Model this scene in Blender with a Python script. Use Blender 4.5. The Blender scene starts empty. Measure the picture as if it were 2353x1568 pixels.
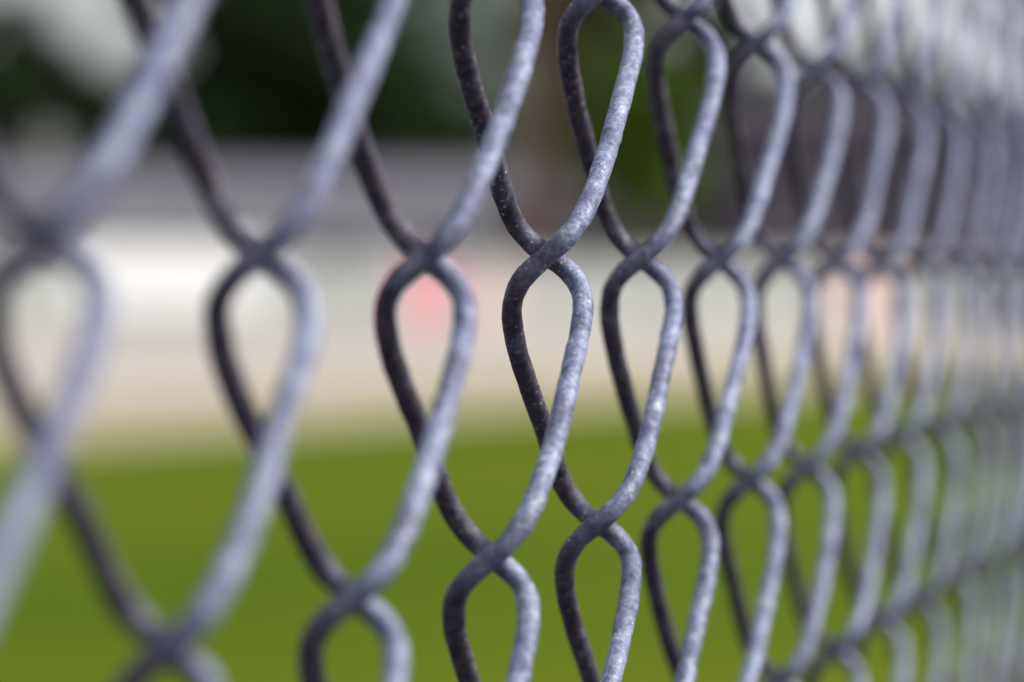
import bpy, math, random
import numpy as np
from mathutils import Vector, Matrix

random.seed(7)
rng = np.random.default_rng(7)
sc = bpy.context.scene
col = sc.collection

# ------------------------------------------------------------------ camera
CAM_H = 1.20                       # eye height, metres
FENCE_DIST = 0.1105891             # camera stands this far in front of the mesh
YAW, PITCH, ROLL = 0.210370, -0.012931, -0.004416
F = Vector((math.cos(YAW)*math.cos(PITCH), math.sin(YAW)*math.cos(PITCH), math.sin(PITCH)))
R = Vector((math.sin(YAW), -math.cos(YAW), 0.0))
U = R.cross(F)
R2 = R*math.cos(ROLL) + U*math.sin(ROLL)
U2 = -R*math.sin(ROLL) + U*math.cos(ROLL)
cam_d = bpy.data.cameras.new('camera')
cam = bpy.data.objects.new('camera', cam_d)
col.objects.link(cam)
m = Matrix((R2, U2, -F)).transposed().to_4x4()
m.translation = Vector((0, -FENCE_DIST, CAM_H))
cam.matrix_world = m
cam_d.sensor_width = 36.0
cam_d.lens = 10000.0/2353.0*36.0
cam_d.clip_start = 0.02
cam_d.clip_end = 4000.0
cam_d.dof.use_dof = True
cam_d.dof.focus_distance = 0.558
cam_d.dof.aperture_fstop = 15.5
cam_d.dof.aperture_blades = 7
cam_d.dof.aperture_rotation = 0.3
sc.camera = cam

# ------------------------------------------------------------------ light
SUN_EL, SUN_AZ = math.radians(42), math.radians(-84)   # azimuth of the sun measured from +x towards +y
world = bpy.data.worlds.new("World")
sc.world = world
world.use_nodes = True
wn = world.node_tree
bg = wn.nodes['Background']
sky = wn.nodes.new('ShaderNodeTexSky')
sky.sky_type = 'NISHITA'
sky.sun_disc = False
sky.sun_elevation = SUN_EL
sky.sun_rotation = math.pi/2 - SUN_AZ
sky.dust_density = 3.0
sky.air_density = 1.0
# thin bright cloud over the blue, thickest low down
tcw = wn.nodes.new('ShaderNodeTexCoord')
mpw = wn.nodes.new('ShaderNodeMapping'); mpw.inputs['Scale'].default_value = (1.5, 1.5, 5)
nzw = wn.nodes.new('ShaderNodeTexNoise'); nzw.inputs['Scale'].default_value = 1.6; nzw.inputs['Detail'].default_value = 6
rmw = wn.nodes.new('ShaderNodeValToRGB'); rmw.color_ramp.elements[0].position = .38; rmw.color_ramp.elements[1].position = .58
mxw = wn.nodes.new('ShaderNodeMix'); mxw.data_type = 'RGBA'
wn.links.new(tcw.outputs['Generated'], mpw.inputs[0]); wn.links.new(mpw.outputs[0], nzw.inputs['Vector'])
wn.links.new(nzw.outputs[0], rmw.inputs[0]); wn.links.new(rmw.outputs[0], mxw.inputs[0])
wn.links.new(sky.outputs[0], mxw.inputs[6]); mxw.inputs[7].default_value = (7.4, 7.7, 8.0, 1)
wn.links.new(mxw.outputs[2], bg.inputs[0])
bg.inputs[1].default_value = 0.10
sd = bpy.data.lights.new('sun', 'SUN')
sd.energy = 3.9
sd.angle = math.radians(16)
sd.color = (1.0, 0.96, 0.90)
sun = bpy.data.objects.new('sun', sd)
col.objects.link(sun)
sv = Vector((math.cos(SUN_AZ)*math.cos(SUN_EL), math.sin(SUN_AZ)*math.cos(SUN_EL), math.sin(SUN_EL)))
sun.rotation_euler = sv.to_track_quat('Z', 'Y').to_euler()
sun.location = (0, -5, 12)
sc.view_settings.view_transform = 'Standard'
sc.view_settings.look = 'None'
sc.view_settings.gamma = 1.0
sc.view_settings.exposure = 0.0

# ------------------------------------------------------------------ helpers
def tag(o, label=None, cat=None, group=None, kind=None):
    if label: o['label'] = label
    if cat: o['category'] = cat
    if group: o['group'] = group
    if kind: o['kind'] = kind
    return o

def link(name, me, mat=None, parent=None):
    o = bpy.data.objects.new(name, me)
    col.objects.link(o)
    if mat and not me.materials: me.materials.append(mat)
    if parent: o.parent = parent
    return o

def empty(name, loc=(0, 0, 0), rz=0.0):
    o = bpy.data.objects.new(name, None)
    o.location = loc
    o.rotation_euler = (0, 0, rz)
    o.empty_display_size = 0.2
    col.objects.link(o)
    return o

class MB:
    def __init__(s): s.v = []; s.f = []
    def box(s, x0, x1, y0, y1, z0, z1):
        b = len(s.v)
        s.v += [(x0,y0,z0),(x1,y0,z0),(x1,y1,z0),(x0,y1,z0),(x0,y0,z1),(x1,y0,z1),(x1,y1,z1),(x0,y1,z1)]
        s.f += [tuple(b+i for i in q) for q in ((0,3,2,1),(4,5,6,7),(0,1,5,4),(1,2,6,5),(2,3,7,6),(3,0,4,7))]
        return s
    def poly(s, pts):
        b = len(s.v); s.v += [tuple(p) for p in pts]; s.f.append(tuple(range(b, b+len(pts)))); return s
    def tube(s, pts, rad, n=10, caps=True):
        b = len(s.v)
        pts = [Vector(p) for p in pts]
        for i, p in enumerate(pts):
            t = (pts[min(i+1, len(pts)-1)] - pts[max(i-1, 0)]).normalized()
            ref = Vector((0, 0, 1)) if abs(t.z) < .9 else Vector((1, 0, 0))
            a = t.cross(ref).normalized(); c = t.cross(a)
            r = rad[i] if isinstance(rad, (list, tuple)) else rad
            for k in range(n):
                an = 2*math.pi*k/n
                s.v.append(tuple(p + a*(r*math.cos(an)) + c*(r*math.sin(an))))
        for i in range(len(pts)-1):
            for k in range(n):
                k2 = (k+1) % n
                s.f.append((b+i*n+k, b+i*n+k2, b+(i+1)*n+k2, b+(i+1)*n+k))
        if caps:
            s.f.append(tuple(b+k for k in range(n))); s.f.append(tuple(b+(len(pts)-1)*n+k for k in reversed(range(n))))
        return s
    def mesh(s, name, smooth=False):
        me = bpy.data.meshes.new(name); me.from_pydata(s.v, [], s.f); me.update()
        if smooth: me.polygons.foreach_set('use_smooth', [True]*len(me.polygons))
        return me
    def build(s, name, mat, parent=None, smooth=False, bevel=0):
        o = link(name, s.mesh(name, smooth), mat, parent)
        if bevel:
            b = o.modifiers.new('bevel', 'BEVEL'); b.width = bevel; b.segments = 2; b.limit_method = 'ANGLE'
        return o

def np_mesh(name, v, q, smooth=True):
    me = bpy.data.meshes.new(name)
    nq = len(q)
    me.vertices.add(len(v)); me.vertices.foreach_set('co', np.asarray(v, np.float32).ravel())
    me.loops.add(nq*4); me.loops.foreach_set('vertex_index', np.asarray(q, np.int32).ravel())
    me.polygons.add(nq)
    me.polygons.foreach_set('loop_start', np.arange(nq, dtype=np.int32)*4)
    me.polygons.foreach_set('use_smooth', np.full(nq, smooth))
    me.update(calc_edges=True)
    return me

def mat_new(name, rough=0.8, metal=0.0):
    mt = bpy.data.materials.new(name); mt.use_nodes = True
    nt = mt.node_tree; b = nt.nodes['Principled BSDF']
    b.inputs['Roughness'].default_value = rough; b.inputs['Metallic'].default_value = metal
    return mt, nt, b

def N(nt, typ, **kw):
    n = nt.nodes.new(typ)
    for k, v in kw.items():
        if k in n.inputs: n.inputs[k].default_value = v
        else: setattr(n, k, v)
    return n

def ramp(nt, src, stops):
    r = nt.nodes.new('ShaderNodeValToRGB'); e = r.color_ramp.elements
    while len(e) < len(stops): e.new(0.5)
    for el, (p, c) in zip(e, stops):
        el.position = p; el.color = (c[0], c[1], c[2], 1) if isinstance(c, (tuple, list)) else (c, c, c, 1)
    nt.links.new(src, r.inputs[0]); return r

def mix(nt, fac, a, b, mode='MIX'):
    n = nt.nodes.new('ShaderNodeMix'); n.data_type = 'RGBA'; n.blend_type = mode
    for s, val in ((n.inputs[0], fac), (n.inputs[6], a), (n.inputs[7], b)):
        if hasattr(val, 'is_output'): nt.links.new(val, s)
        elif isinstance(val, (tuple, list)): s.default_value = (*val, 1)
        else: s.default_value = val
    return n.outputs[2]

def noise_mat(name, c1, c2, scale, rough=0.85, bump=0.0, stretch=None, detail=6, lo=.35, hi=.65):
    mt, nt, b = mat_new(name, rough)
    tc = N(nt, 'ShaderNodeNewGeometry')
    src = tc.outputs['Position']
    if stretch:
        mp = N(nt, 'ShaderNodeMapping'); mp.inputs['Scale'].default_value = stretch
        nt.links.new(src, mp.inputs[0]); src = mp.outputs[0]
    nz = N(nt, 'ShaderNodeTexNoise', Scale=scale, Detail=detail, Roughness=.6)
    nt.links.new(src, nz.inputs['Vector'])
    r = ramp(nt, nz.outputs[0], [(lo, c1), (hi, c2)])
    nt.links.new(r.outputs[0], b.inputs['Base Color'])
    b.inputs['Specular IOR Level'].default_value = .02
    if bump:
        bp = N(nt, 'ShaderNodeBump', Strength=bump, Distance=.02)
        nt.links.new(nz.outputs[0], bp.inputs['Height']); nt.links.new(bp.outputs[0], b.inputs['Normal'])
    return mt

# ------------------------------------------------------------------ materials
def wire_material():
    mt, nt, b = mat_new('weathered_zinc_wire', .6, .12)
    pos = N(nt, 'ShaderNodeNewGeometry').outputs['Position']
    def nz(scale, detail=5, rough=.6, dist=0):
        n = N(nt, 'ShaderNodeTexNoise', Scale=scale, Detail=detail, Roughness=rough, Distortion=dist)
        nt.links.new(pos, n.inputs['Vector']); return n.outputs[0]
    big = nz(140, 3)                                   # patches of 7 mm
    mid = nz(520, 6, .65, .6)                          # zinc bloom of 2 mm
    fine = nz(1900, 4, .7)
    base = ramp(nt, mid, [(.34, (.125, .135, .22)), (.45, (.245, .27, .40)), (.57, (.345, .385, .54)), (.70, (.60, .66, .78))]).outputs[0]
    dark = ramp(nt, big, [(.40, (.60, .58, .64)), (.60, (1.05, 1.05, 1.05))]).outputs[0]
    c = mix(nt, 1.0, base, dark, 'MULTIPLY')
    f2 = ramp(nt, fine, [(.38, (.55, .55, .6)), (.56, (1.08, 1.08, 1.08))]).outputs[0]
    c = mix(nt, .8, c, f2, 'MULTIPLY')
    # part grime and rust, part painted shade, mostly on strands behind the mesh plane
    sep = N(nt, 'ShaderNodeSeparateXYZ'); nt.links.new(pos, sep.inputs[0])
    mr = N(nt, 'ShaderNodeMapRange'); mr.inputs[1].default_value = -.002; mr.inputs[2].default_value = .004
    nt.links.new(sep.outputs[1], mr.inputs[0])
    grime_shade = ramp(nt, nz(330, 7, .7, 1.0), [(.30, 0.0), (.46, 1.0)]).outputs[0]
    mul = N(nt, 'ShaderNodeMath', operation='MULTIPLY'); nt.links.new(mr.outputs[0], mul.inputs[0]); nt.links.new(grime_shade, mul.inputs[1])
    rust_shade_col = ramp(nt, nz(700, 5), [(.40, (.026, .015, .038)), (.54, (.058, .036, .050)), (.66, (.19, .105, .06))]).outputs[0]
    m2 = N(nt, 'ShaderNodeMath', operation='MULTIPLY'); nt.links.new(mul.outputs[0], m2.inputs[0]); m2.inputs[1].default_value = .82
    c = mix(nt, m2.outputs[0], c, rust_shade_col)
    # friction rust where the wires bend round each other (they pass through the mesh plane there)
    ab = N(nt, 'ShaderNodeMath', operation='ABSOLUTE'); nt.links.new(sep.outputs[1], ab.inputs[0])
    jm = N(nt, 'ShaderNodeMapRange'); jm.inputs[1].default_value = .0010; jm.inputs[2].default_value = .0034; jm.inputs[3].default_value = 1; jm.inputs[4].default_value = 0
    nt.links.new(ab.outputs[0], jm.inputs[0])
    jn = ramp(nt, nz(430, 6, .7, .5), [(.50, 0.0), (.60, 1.0)]).outputs[0]
    j2 = N(nt, 'ShaderNodeMath', operation='MULTIPLY'); nt.links.new(jm.outputs[0], j2.inputs[0]); nt.links.new(jn, j2.inputs[1])
    j3 = N(nt, 'ShaderNodeMath', operation='MULTIPLY'); nt.links.new(j2.outputs[0], j3.inputs[0]); j3.inputs[1].default_value = .6
    c = mix(nt, j3.outputs[0], c, (.16, .095, .055))
    # small white zinc-oxide specks
    vo = N(nt, 'ShaderNodeTexVoronoi', Scale=980); nt.links.new(pos, vo.inputs['Vector'])
    sp = ramp(nt, vo.outputs['Distance'], [(.12, 1.0), (.25, 0.0)]).outputs[0]
    spm = ramp(nt, nz(210, 3), [(.45, 0.0), (.58, .85)]).outputs[0]
    m3 = N(nt, 'ShaderNodeMath', operation='MULTIPLY'); nt.links.new(sp, m3.inputs[0]); nt.links.new(spm, m3.inputs[1])
    c = mix(nt, m3.outputs[0], c, (.80, .78, .80))
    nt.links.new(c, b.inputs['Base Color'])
    ro = ramp(nt, mid, [(.35, .62), (.7, .42)]).outputs[0]; nt.links.new(ro, b.inputs['Roughness'])
    bp = N(nt, 'ShaderNodeBump', Strength=.55, Distance=.0004); nt.links.new(mid, bp.inputs['Height'])
    bp2 = N(nt, 'ShaderNodeBump', Strength=.45, Distance=.0002); nt.links.new(fine, bp2.inputs['Height']); nt.links.new(bp.outputs[0], bp2.inputs['Normal'])
    nt.links.new(bp2.outputs[0], b.inputs['Normal'])
    return mt
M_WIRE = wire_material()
M_POST = noise_mat('galvanised_pipe', (.30, .30, .33), (.45, .45, .48), 60, .45)
M_POST.node_tree.nodes['Principled BSDF'].inputs['Metallic'].default_value = .6
M_LAWN = noise_mat('lawn_turf', (.066, .112, .004), (.124, .160, .008), .13, .95, .5, detail=10)
M_ADDED_DARK = noise_mat('added_dark_surface', (.040, .038, .045), (.062, .058, .066), 40, .9, .4)  # dark tone for the added ground near the fence
M_SAND = noise_mat('dry_sandy_verge', (.34, .30, .17), (.46, .41, .28), .5, .95, .3)
M_PAVE = noise_mat('pale_pinkish_paving', (.47, .42, .385), (.55, .50, .46), .12, .9)
M_GROUND = noise_mat('dusty_ground', (.34, .32, .25), (.44, .41, .34), .05, .95)
M_WALLW = noise_mat('white_wall_paint', (.46, .48, .46), (.55, .57, .55), .4, .8)
M_BOARD = noise_mat('white_board_paint', (.72, .73, .74), (.78, .79, .79), 1, .6)
M_RED = noise_mat('red_board_paint', (.80, .35, .41), (.86, .46, .50), 1.5, .6)
M_PINK = noise_mat('faded_red_paint', (.72, .56, .54), (.78, .62, .60), 1.5, .6)
M_ROOF = noise_mat('grey_roofing', (.17, .16, .20), (.22, .21, .245), .5, .9, stretch=(1, 1, 4))
M_BWALL = noise_mat('grey_building_wall', (.46, .46, .51), (.54, .54, .58), .3, .85)
M_MAUVE = noise_mat('dark_mauve_wall', (.090, .078, .105), (.14, .125, .15), .4, .9)
M_SHED = noise_mat('dark_grey_cladding', (.11, .125, .12), (.16, .175, .17), .4, .9)
M_GLASS, _nt, _b = mat_new('dark_window_glass', .12); _b.inputs['Base Color'].default_value = (.03, .035, .04, 1)
M_TRIM = noise_mat('pale_trim', (.5, .5, .5), (.58, .58, .58), 2)
M_BARK = noise_mat('brown_bark', (.075, .048, .045), (.15, .105, .09), 3, .95, .6)

def leaf_mat(name, c1, c2):
    mt, nt, b = mat_new(name, .65)
    pos = N(nt, 'ShaderNodeNewGeometry')
    nz = N(nt, 'ShaderNodeTexNoise', Scale=.55, Detail=4.0); nt.links.new(pos.outputs['Position'], nz.inputs['Vector'])
    r = ramp(nt, nz.outputs[0], [(.38, c1), (.62, c2)])
    nt.links.new(r.outputs[0], b.inputs['Base Color'])
    b.inputs['Specular IOR Level'].default_value = .2
    return mt
L_DARK = leaf_mat('very_dark_leaves', (.010, .028, .007), (.032, .062, .017))
L_MID = leaf_mat('mid_green_leaves', (.045, .075, .030), (.085, .115, .055))
L_BRIGHT = leaf_mat('bright_green_leaves', (.065, .115, .008), (.11, .18, .015))
L_OLIVE = leaf_mat('olive_leaves', (.085, .090, .045), (.16, .16, .09))
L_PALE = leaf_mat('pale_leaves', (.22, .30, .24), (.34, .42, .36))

# ------------------------------------------------------------------ the setting, in a frame turned to the view's heading
HX = Vector((math.cos(YAW), math.sin(YAW), 0)); RX = Vector((math.sin(YAW), -math.cos(YAW), 0)); C0 = Vector((0, -FENCE_DIST, 0))
def at(d, l, z=0.0):                      # d metres ahead of the camera's spot, l metres to its right
    p = C0 + HX*d + RX*l; return Vector((p.x, p.y, z))
HEAD = YAW - math.pi/2                    # local +x = right, local +y = ahead

def sheet(name, pts, z, mat):
    o = MB().poly([at(d, l, z) for d, l in pts]).build(name, mat)
    if o.data.polygons[0].normal.z < 0: o.data.flip_normals()
    return tag(o, kind='structure')
sheet('ground', [(-600, -1200), (-600, 1200), (2600, 1200), (2600, -1200)], -.008, M_GROUND)
def edge(l, d0, s):                       # an oblique edge d = d0 + s*l
    return d0 + s*l
sheet('paving', [(edge(-40, 55, 2.6), -40), (edge(120, 55, 2.6), 120), (420, 160), (420, -160), (60, -160)], -.004, M_PAVE)
sheet('sandy_verge', [(edge(-40, 39, 2.45), -40), (edge(60, 39, 2.45), 60), (edge(60, 57, 2.65), 60), (edge(-40, 57, 2.65), -40)], 0.0, M_SAND)
sheet('lawn', [(10, (10-40.5)/2.45), (edge(60, 40.5, 2.45), 60), (edge(60, 40.5, 2.45), 200), (10, 200)], .004, M_LAWN)
sheet('added_dark_ground', [(-60, -40), (10, -40), (10, 200), (-60, 200)], .002, M_ADDED_DARK)  # added out of view, dark to cut green light bounced onto the wires

# ------------------------------------------------------------------ chain-link fence
X0, Z0 = .40497520, CAM_H + .00362419
W, HH = .03363100, .03550
DEP, COIL_L, CW, CK, KA, SK = .01095, .0366, -.36, 2.03, -.238, -.049
WR = .00134                                # wire radius
DISP = [(-2,0,-0.88,0.13),(0,0,-1.72,-0.89),
 (2,0,-0.30,-0.70),(4,0,0.11,-0.25),(6,0,-1.21,-0.26),(8,0,-0.42,-0.31),(10,0,-0.44,0.12),(-1,-1,-0.64,-0.69),(1,-1,-0.26,-0.82),
 (3,-1,-0.26,-0.80),(5,-1,-0.74,-0.38),(7,-1,-4.34,-0.28),(9,-1,-3.89,-0.36),(11,-1,-5.92,-1.01),(5,1,2.53,0.05),(7,1,3.13,0.48),(9,1,6.96,0.56),(11,1,5.64,-0.43)]
DA = np.array(DISP)
def slack(x, z):                           # the mesh hangs slightly sheared
    c = np.clip((x-X0)/W, -4, 16); r = 2.1*np.tanh((z-Z0)/HH/2)
    return (.72+3.3*r-.06*c)*1e-3, (-.33+.367*r+.0134*c)*1e-3
DPX = X0 + DA[:, 0]*W; DPZ = Z0 + DA[:, 1]*HH
_sx, _sz = slack(DPX, DPZ)
DDX = DA[:, 2]*1e-3 - _sx; DDZ = DA[:, 3]*1e-3 - _sz
def warp(x, z):                            # small bends of single knots on top
    w = np.exp(-(((x[:, None]-DPX)/(.6*W))**2 + ((z[:, None]-DPZ)/(.6*HH))**2))
    s = w.sum(1) + .02
    dx = (w*DDX).sum(1)/s; dz = (w*DDZ).sum(1)/s
    q = np.exp(-4*w.sum(1))
    dx += q*.0006*np.sin(x*61 + z*47); dz += q*.0005*np.sin(x*43 - z*71 + 1)
    ax, az = slack(x, z)
    return x+dx+ax, z+dz+az
def spiral(tau):
    """one period of the flattened spiral: tau 0 = left corner, 0..1 the strand behind, 1..2 the strand in front"""
    ph = math.pi*tau
    x = COIL_L/2*((1-CW)*(-np.cos(ph)) + CW*(1-2*np.abs((tau % 2)-1)))
    yy = np.sin(ph + SK*np.sin(ph))
    return x, DEP/2*np.tanh(CK*yy)/math.tanh(CK), -(tau + KA*np.sin(2*ph)/(2*math.pi))*HH
R_BOT, R_TOP = -32, 17                     # rows of knots below / above the camera's row: mesh 0.06 .. 1.8 m
def wire_mesh(name, c, fine, do_warp):
    """one spiral wire between knot columns c and c+1, in world coordinates (fine) or at x=0 (shared)"""
    cx = X0 + (c+.5)*W
    top = R_TOP + ((R_TOP + c) % 2)        # a left-hand corner
    t = []
    tt = 0.0; n = top - R_BOT
    stepc = 1/14
    while tt < n:
        r = top - tt
        t.append(tt); tt += (1/40 if (fine and -3.2 < r < 2.6) else stepc)
    t = np.array(t)
    sx, sy, sz = spiral(t)
    x = cx + sx; z = Z0 + top*HH + sz
    if do_warp: x, z = warp(x, z)
    else:
        ax, az = slack(np.full_like(x, X0 + 30*W), z); x, z = x+ax, z+az
    if do_warp:                            # tool marks and small kinks left by the weaving machine
        ar = t*.048 + c*1.7
        x = x + .00005*np.sin(ar*410 + c) + .00003*np.sin(ar*870 + 2*c); z = z + .00005*np.sin(ar*330 + 3*c)
        sy = sy + .00007*np.sin(ar*270 + 5*c) + .000025*np.sin(ar*910 + c)
    P = np.stack([x, sy, z], 1)
    T = np.gradient(P, axis=0); T /= np.linalg.norm(T, axis=1)[:, None]
    A = np.cross(T, np.array([0, 0, 1.])); A /= np.linalg.norm(A, axis=1)[:, None]
    B = np.cross(T, A)
    k = 18 if fine else 8
    an = np.arange(k)*2*math.pi/k
    rad = WR*(1 + .035*np.sin(x*900 + z*1300 + c))
    if fine: rad = rad*(1 + .02*rng.standard_normal(len(t)))
    V = P[:, None, :] + rad[:, None, None]*(np.cos(an)[None, :, None]*A[:, None, :] + np.sin(an)[None, :, None]*B[:, None, :])
    n_ = len(t); i = np.arange(n_-1)[:, None]*k; j = np.arange(k)[None, :]; j2 = (j+1) % k
    Q = np.stack([i+j, i+j2, i+k+j2, i+k+j], -1).reshape(-1, 4)
    return np_mesh(name, V.reshape(-1, 3), Q)

fence = empty('chain_link_fence', (0, 0, 0))
tag(fence, 'weathered grey chain link fence of interlaced zinc wires crossing the whole picture', 'fence')
FIRST, LAST = -10, 84
shared = {}
for c in range(FIRST, LAST):
    if -8 <= c <= 26:
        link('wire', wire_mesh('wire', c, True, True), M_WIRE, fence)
    else:
        par = c % 2
        if par not in shared: shared[par] = (c, wire_mesh('wire', c, False, False))
        c0, me = shared[par]
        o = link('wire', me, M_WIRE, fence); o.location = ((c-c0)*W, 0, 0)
# the run of mesh beyond these wires: one part, since it is past the first hundred
def far_mesh(c0, c1):
    VV, QQ, off = [], [], 0
    for c in range(c0, c1):
        top = R_TOP + ((R_TOP + c) % 2)
        t = np.arange(0, top-R_BOT, 1/8)
        sx, sy, sz = spiral(t)
        x = X0 + (c+.5)*W + sx; z = Z0 + top*HH + sz
        ax, az = slack(np.full_like(x, X0 + 30*W), z); x, z = x+ax, z+az
        P = np.stack([x, sy, z], 1); T = np.gradient(P, axis=0); T /= np.linalg.norm(T, axis=1)[:, None]
        A = np.cross(T, np.array([0, 0, 1.])); A /= np.linalg.norm(A, axis=1)[:, None]; B = np.cross(T, A)
        k = 5; an = np.arange(k)*2*math.pi/k
        V = P[:, None, :] + WR*(np.cos(an)[None, :, None]*A[:, None, :] + np.sin(an)[None, :, None]*B[:, None, :])
        i = np.arange(len(t)-1)[:, None]*k; j = np.arange(k)[None, :]; j2 = (j+1) % k
        QQ.append(np.stack([i+j, i+j2, i+k+j2, i+k+j], -1).reshape(-1, 4) + off)
        VV.append(V.reshape(-1, 3)); off += len(t)*k
    return np_mesh('mesh_fabric', np.concatenate(VV), np.concatenate(QQ))
FAR_END = 236
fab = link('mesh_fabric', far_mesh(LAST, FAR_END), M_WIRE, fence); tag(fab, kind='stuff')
XA = X0 + (FIRST-.2)*W - .034; XB = X0 + (LAST+.2)*W; XC = X0 + (FAR_END+.2)*W + .034
for px in (XA, XB, (XB+XC)/2, XC):
    p = MB().tube([(px, .038, -.3), (px, .038, 1.86)], .03, 20).build('post', M_POST, fence, True)
    MB().tube([(px, .038, 1.861), (px, .038, 1.875), (px, .038, 1.895), (px, .038, 1.90)], [.033, .033, .02, .004], 20).build('cap', M_POST, p, True)
MB().tube([(XA, .038, 1.80), (XC, .038, 1.80)], .021, 16).build('top_rail', M_POST, fence, True)

# ------------------------------------------------------------------ low wall, boards
def local(name, d, l, turn=0.0):
    return empty(name, at(d, l, 0), HEAD + turn)
wall = local('boundary_wall', 114, 0, .42)
tag(wall, 'low pale whitish wall running across behind the lawn and paving', 'wall')
MB().box(-34, 34, 0, .25, -.2, 1.7).build('wall_body', M_WALLW, wall)
MB().box(-34.05, 34.05, -.06, .31, 1.7, 1.8).build('coping', M_BOARD, wall, bevel=.01)
for i in range(15):
    MB().box(-33+i*4.7, -32.55+i*4.7, -.09, -.002, -.2, 1.698).build('pier', M_WALLW, wall)
def board(name, d, l, w, z0, z1, mat, label, cat='sign', turn=0.0):
    t = local(name, d, l, turn)
    tag(t, label, cat)
    MB().box(-w/2, w/2, 0, .04, z0, z1).build('panel', mat, t, bevel=.01)
    f = MB(); e = .05
    f.box(-w/2-e, w/2+e, -.012, .052, z1+.001, z1+e); f.box(-w/2-e, w/2+e, -.012, .052, z0-e, z0-.001)
    f.box(-w/2-e, -w/2-.001, -.012, .052, z0, z1); f.box(w/2+.001, w/2+e, -.012, .052, z0, z1)
    f.build('frame', mat, t)
    for s in (-1, 1):
        MB().box(s*w*.36-.04, s*w*.36+.04, .055, .13, -.1, z1-.05).build('post', M_TRIM, t)
    return t
board('white_board', 100, -7.8, 5.2, .7, 2.15, M_BOARD, 'bright white board standing before the pale wall at left', 'board', turn=.65)
board('red_sign', 92, -1.75, 1.3, .4, 1.55, M_RED, 'red board seen through the third loop from the left', turn=.5)
board('faded_sign', 92.5, -.25, .8, .35, 1.4, M_PINK, 'small dull red board standing just right of the larger red one', turn=.5)
board('pink_sign', 92, 7.5, 1.5, .3, 1.6, M_PINK, 'pale red board far right behind the densest wires', turn=.5)

# ------------------------------------------------------------------ buildings
def building(name, d, l0, l1, depth, eave, ridge, mwall, mroof, label, nwin):
    t = local(name, d, (l0+l1)/2)
    tag(t, label, 'building')
    w = (l1-l0)/2
    MB().box(-w, w, 0, depth, -.2, eave).build('wall', mwall, t)
    r = MB(); o = .6; h = .18
    pts = [(-o, eave-.02), (depth/2, ridge), (depth+o, eave-.02), (depth+o, eave+h), (depth/2, ridge+h), (-o, eave+h)]
    pts = [(-o, eave+.003), (depth+o, eave+.003), (depth+o, eave+h), (depth/2, ridge), (-o, eave+h)]
    b = len(pts)
    for s in (-w-o, w+o):
        for y, z in pts: r.v.append((s, y, z))
    r.f.append(tuple(range(b))); r.f.append(tuple(b+i for i in reversed(range(b))))
    for i in range(b): j = (i+1) % b; r.f.append((i, i+b, j+b, j))
    r.build('roof', mroof, t)
    for i in range(nwin):
        x = -w + (i+.5)*2*w/nwin
        f = MB()
        z0, z1 = 1.3, min(eave-.7, 2.7); hw = .7
        f.box(x-hw, x+hw, -.06, -.002, z0-.08, z0); f.box(x-hw, x+hw, -.06, -.002, z1, z1+.08)
        f.box(x-hw, x-hw+.08, -.06, -.002, z0+.001, z1-.001); f.box(x+hw-.08, x+hw, -.06, -.002, z0+.001, z1-.001)
        fo = f.build('window', M_TRIM, t)
        MB().box(x-hw+.081, x+hw-.081, -.03, -.003, z0+.001, z1-.001).build('pane', M_GLASS, fo)
    return t
building('long_building', 150, -30, -.6, 10, 4.0, 5.4, M_BWALL, M_ROOF, 'long grey building with a darker grey pitched roof at left', 8)
building('mauve_building', 154, 7.6, 30, 9, 7.0, 8.0, M_MAUVE, M_MAUVE, 'tall dark mauve building behind the wall at right', 6)
building('grey_shed', 156, .4, 6.6, 6, 3.9, 4.7, M_SHED, M_MAUVE, 'low dark grey shed between the long grey building and the mauve one', 2)

# ------------------------------------------------------------------ trees
def tree(name, d, l, blobs, nleaf, lsize, mat, label, trunk_h, trunk_r, group=None, cat='tree', dens=None):
    t = empty(name, at(d, l, 0), HEAD)
    tag(t, label, cat, group)
    V = []; 
    tot = sum(b[3]*b[4]*b[5] for b in blobs)
    for (bx, by, bz, rx, ry, rz) in blobs:
        n = max(20, int(nleaf*rx*ry*rz/tot))
        ncl = max(6, n//45)
        cd = rng.standard_normal((ncl, 3)); cd /= np.linalg.norm(cd, axis=1)[:, None]
        cr = rng.uniform(.45, 1.0, ncl)**.6
        cc = cd*cr[:, None]*np.array([rx, ry, rz])
        k = rng.integers(0, ncl, n)
        p = cc[k] + rng.standard_normal((n, 3))*np.array([rx, ry, rz])*.13 + np.array([bx, by, bz])
        a = rng.standard_normal((n, 3)); a /= np.linalg.norm(a, axis=1)[:, None]
        b_ = np.cross(a, rng.standard_normal((n, 3))); b_ /= np.linalg.norm(b_, axis=1)[:, None]
        s = lsize*rng.uniform(.6, 1.3, n)[:, None]
        V.append(np.stack([p-a*s, p-b_*s*.5, p+a*s, p+b_*s*.5], 1))
    V = np.concatenate(V).reshape(-1, 3)
    Q = np.arange(len(V)).reshape(-1, 4)
    link('crown', np_mesh('crown', V, Q, False), mat, t)
    tr = MB()
    topz = max(b[2] for b in blobs)
    tr.tube([(0, 0, -.2), (.1, 0, trunk_h*.4), (-.08, .1, trunk_h), (0, 0, topz)], [trunk_r*1.25, trunk_r, trunk_r*.8, trunk_r*.15], 10)
    for (bx, by, bz, rx, ry, rz) in blobs:
        z1 = trunk_h*random.uniform(.7, 1.0)
        tr.tube([(0, 0, z1), (bx*.5, by*.5, (z1+bz)/2+.3), (bx, by, bz)], [trunk_r*.55, trunk_r*.3, trunk_r*.1], 7)
    tr.build('trunk', M_BARK, t, True)
    return t
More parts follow.
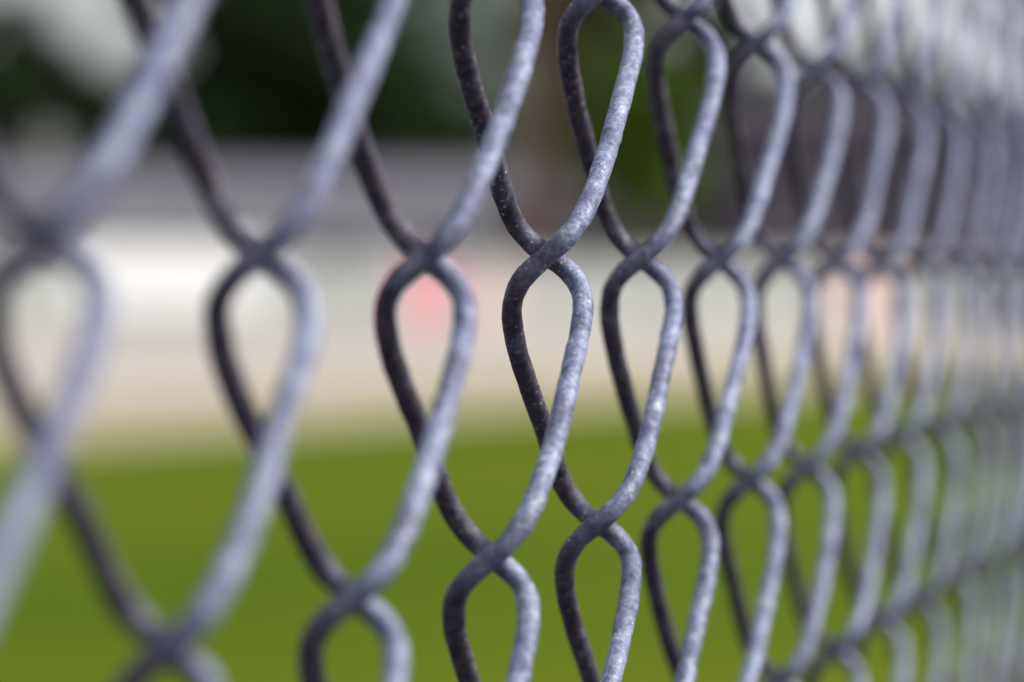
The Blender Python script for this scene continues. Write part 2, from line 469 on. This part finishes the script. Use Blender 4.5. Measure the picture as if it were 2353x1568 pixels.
def blobs(n, w, z0, z1, r):
    out = []
    for i in range(n):
        f = (i+.5)/n
        out.append((random.uniform(-w, w), random.uniform(-w*.6, w*.6), z0+(z1-z0)*f, r*random.uniform(.8, 1.2), r*random.uniform(.8, 1.2), r*random.uniform(.7, 1.0)))
    return out
G = 'trees standing behind the buildings'
tree('dark_tree', 172, -21.5, blobs(7, 2.2, 4, 11.5, 2.8), 16000, .34, L_DARK, 'very dark tree at far left edge of the picture', 4, .35, G)
tree('shrub_tree', 168, -15.2, blobs(7, 3.0, 3.5, 7.6, 2.3), 15000, .32, L_DARK, 'lower dark tree with pale sky above it at upper left', 3, .3, G)
tree('dark_tree', 174, -9.3, blobs(10, 3.0, 4, 15, 3.4), 26000, .36, L_DARK, 'large nearly black tree above the grey roof between second and third wires', 5, .45, G)
tree('dark_tree', 171, -4.6, blobs(6, 1.8, 3.5, 9.6, 2.1), 14000, .32, L_DARK, 'shorter dark tree with pale foliage rising above it', 3, .3, G)
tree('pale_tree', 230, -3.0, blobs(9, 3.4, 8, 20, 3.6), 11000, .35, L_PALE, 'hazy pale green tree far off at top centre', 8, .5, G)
tree('olive_tree', 176, 2.9, blobs(9, 1.7, 6, 13.5, 2.2), 14000, .30, L_OLIVE, 'dull olive brown tree behind the sharpest loop', 5, .45, G)
tree('bright_tree', 148, 4.7, blobs(8, 1.3, 4.3, 8.6, 1.5), 12000, .22, L_BRIGHT, 'vivid green leafy tree just right of the sharpest wire', 3, .22, G)
tree('dark_tree', 170, 8.9, blobs(8, 1.6, 3.5, 12.0, 2.0), 9000, .28, L_DARK, 'dark green tree under the white sky at upper right', 4, .35, G)
tree('leafy_tree', 178, 13.6, blobs(9, 2.4, 4.5, 9.6, 2.2), 14000, .30, L_MID, 'mid green tree above the mauve building behind the dense wires', 3, .35, G)
tree('leafy_tree', 182, 19.8, blobs(7, 2.6, 3.5, 7.6, 2.2), 9000, .28, L_MID, 'mid green tree at the right edge behind blurred wires', 3, .35, G)
tr = tree('brown_tree', 143, .75, blobs(4, 1.2, 12.5, 15, 1.5), 2500, .22, L_OLIVE, 'tree with bare brown trunk rising behind the wall at centre', 12, .55, G)
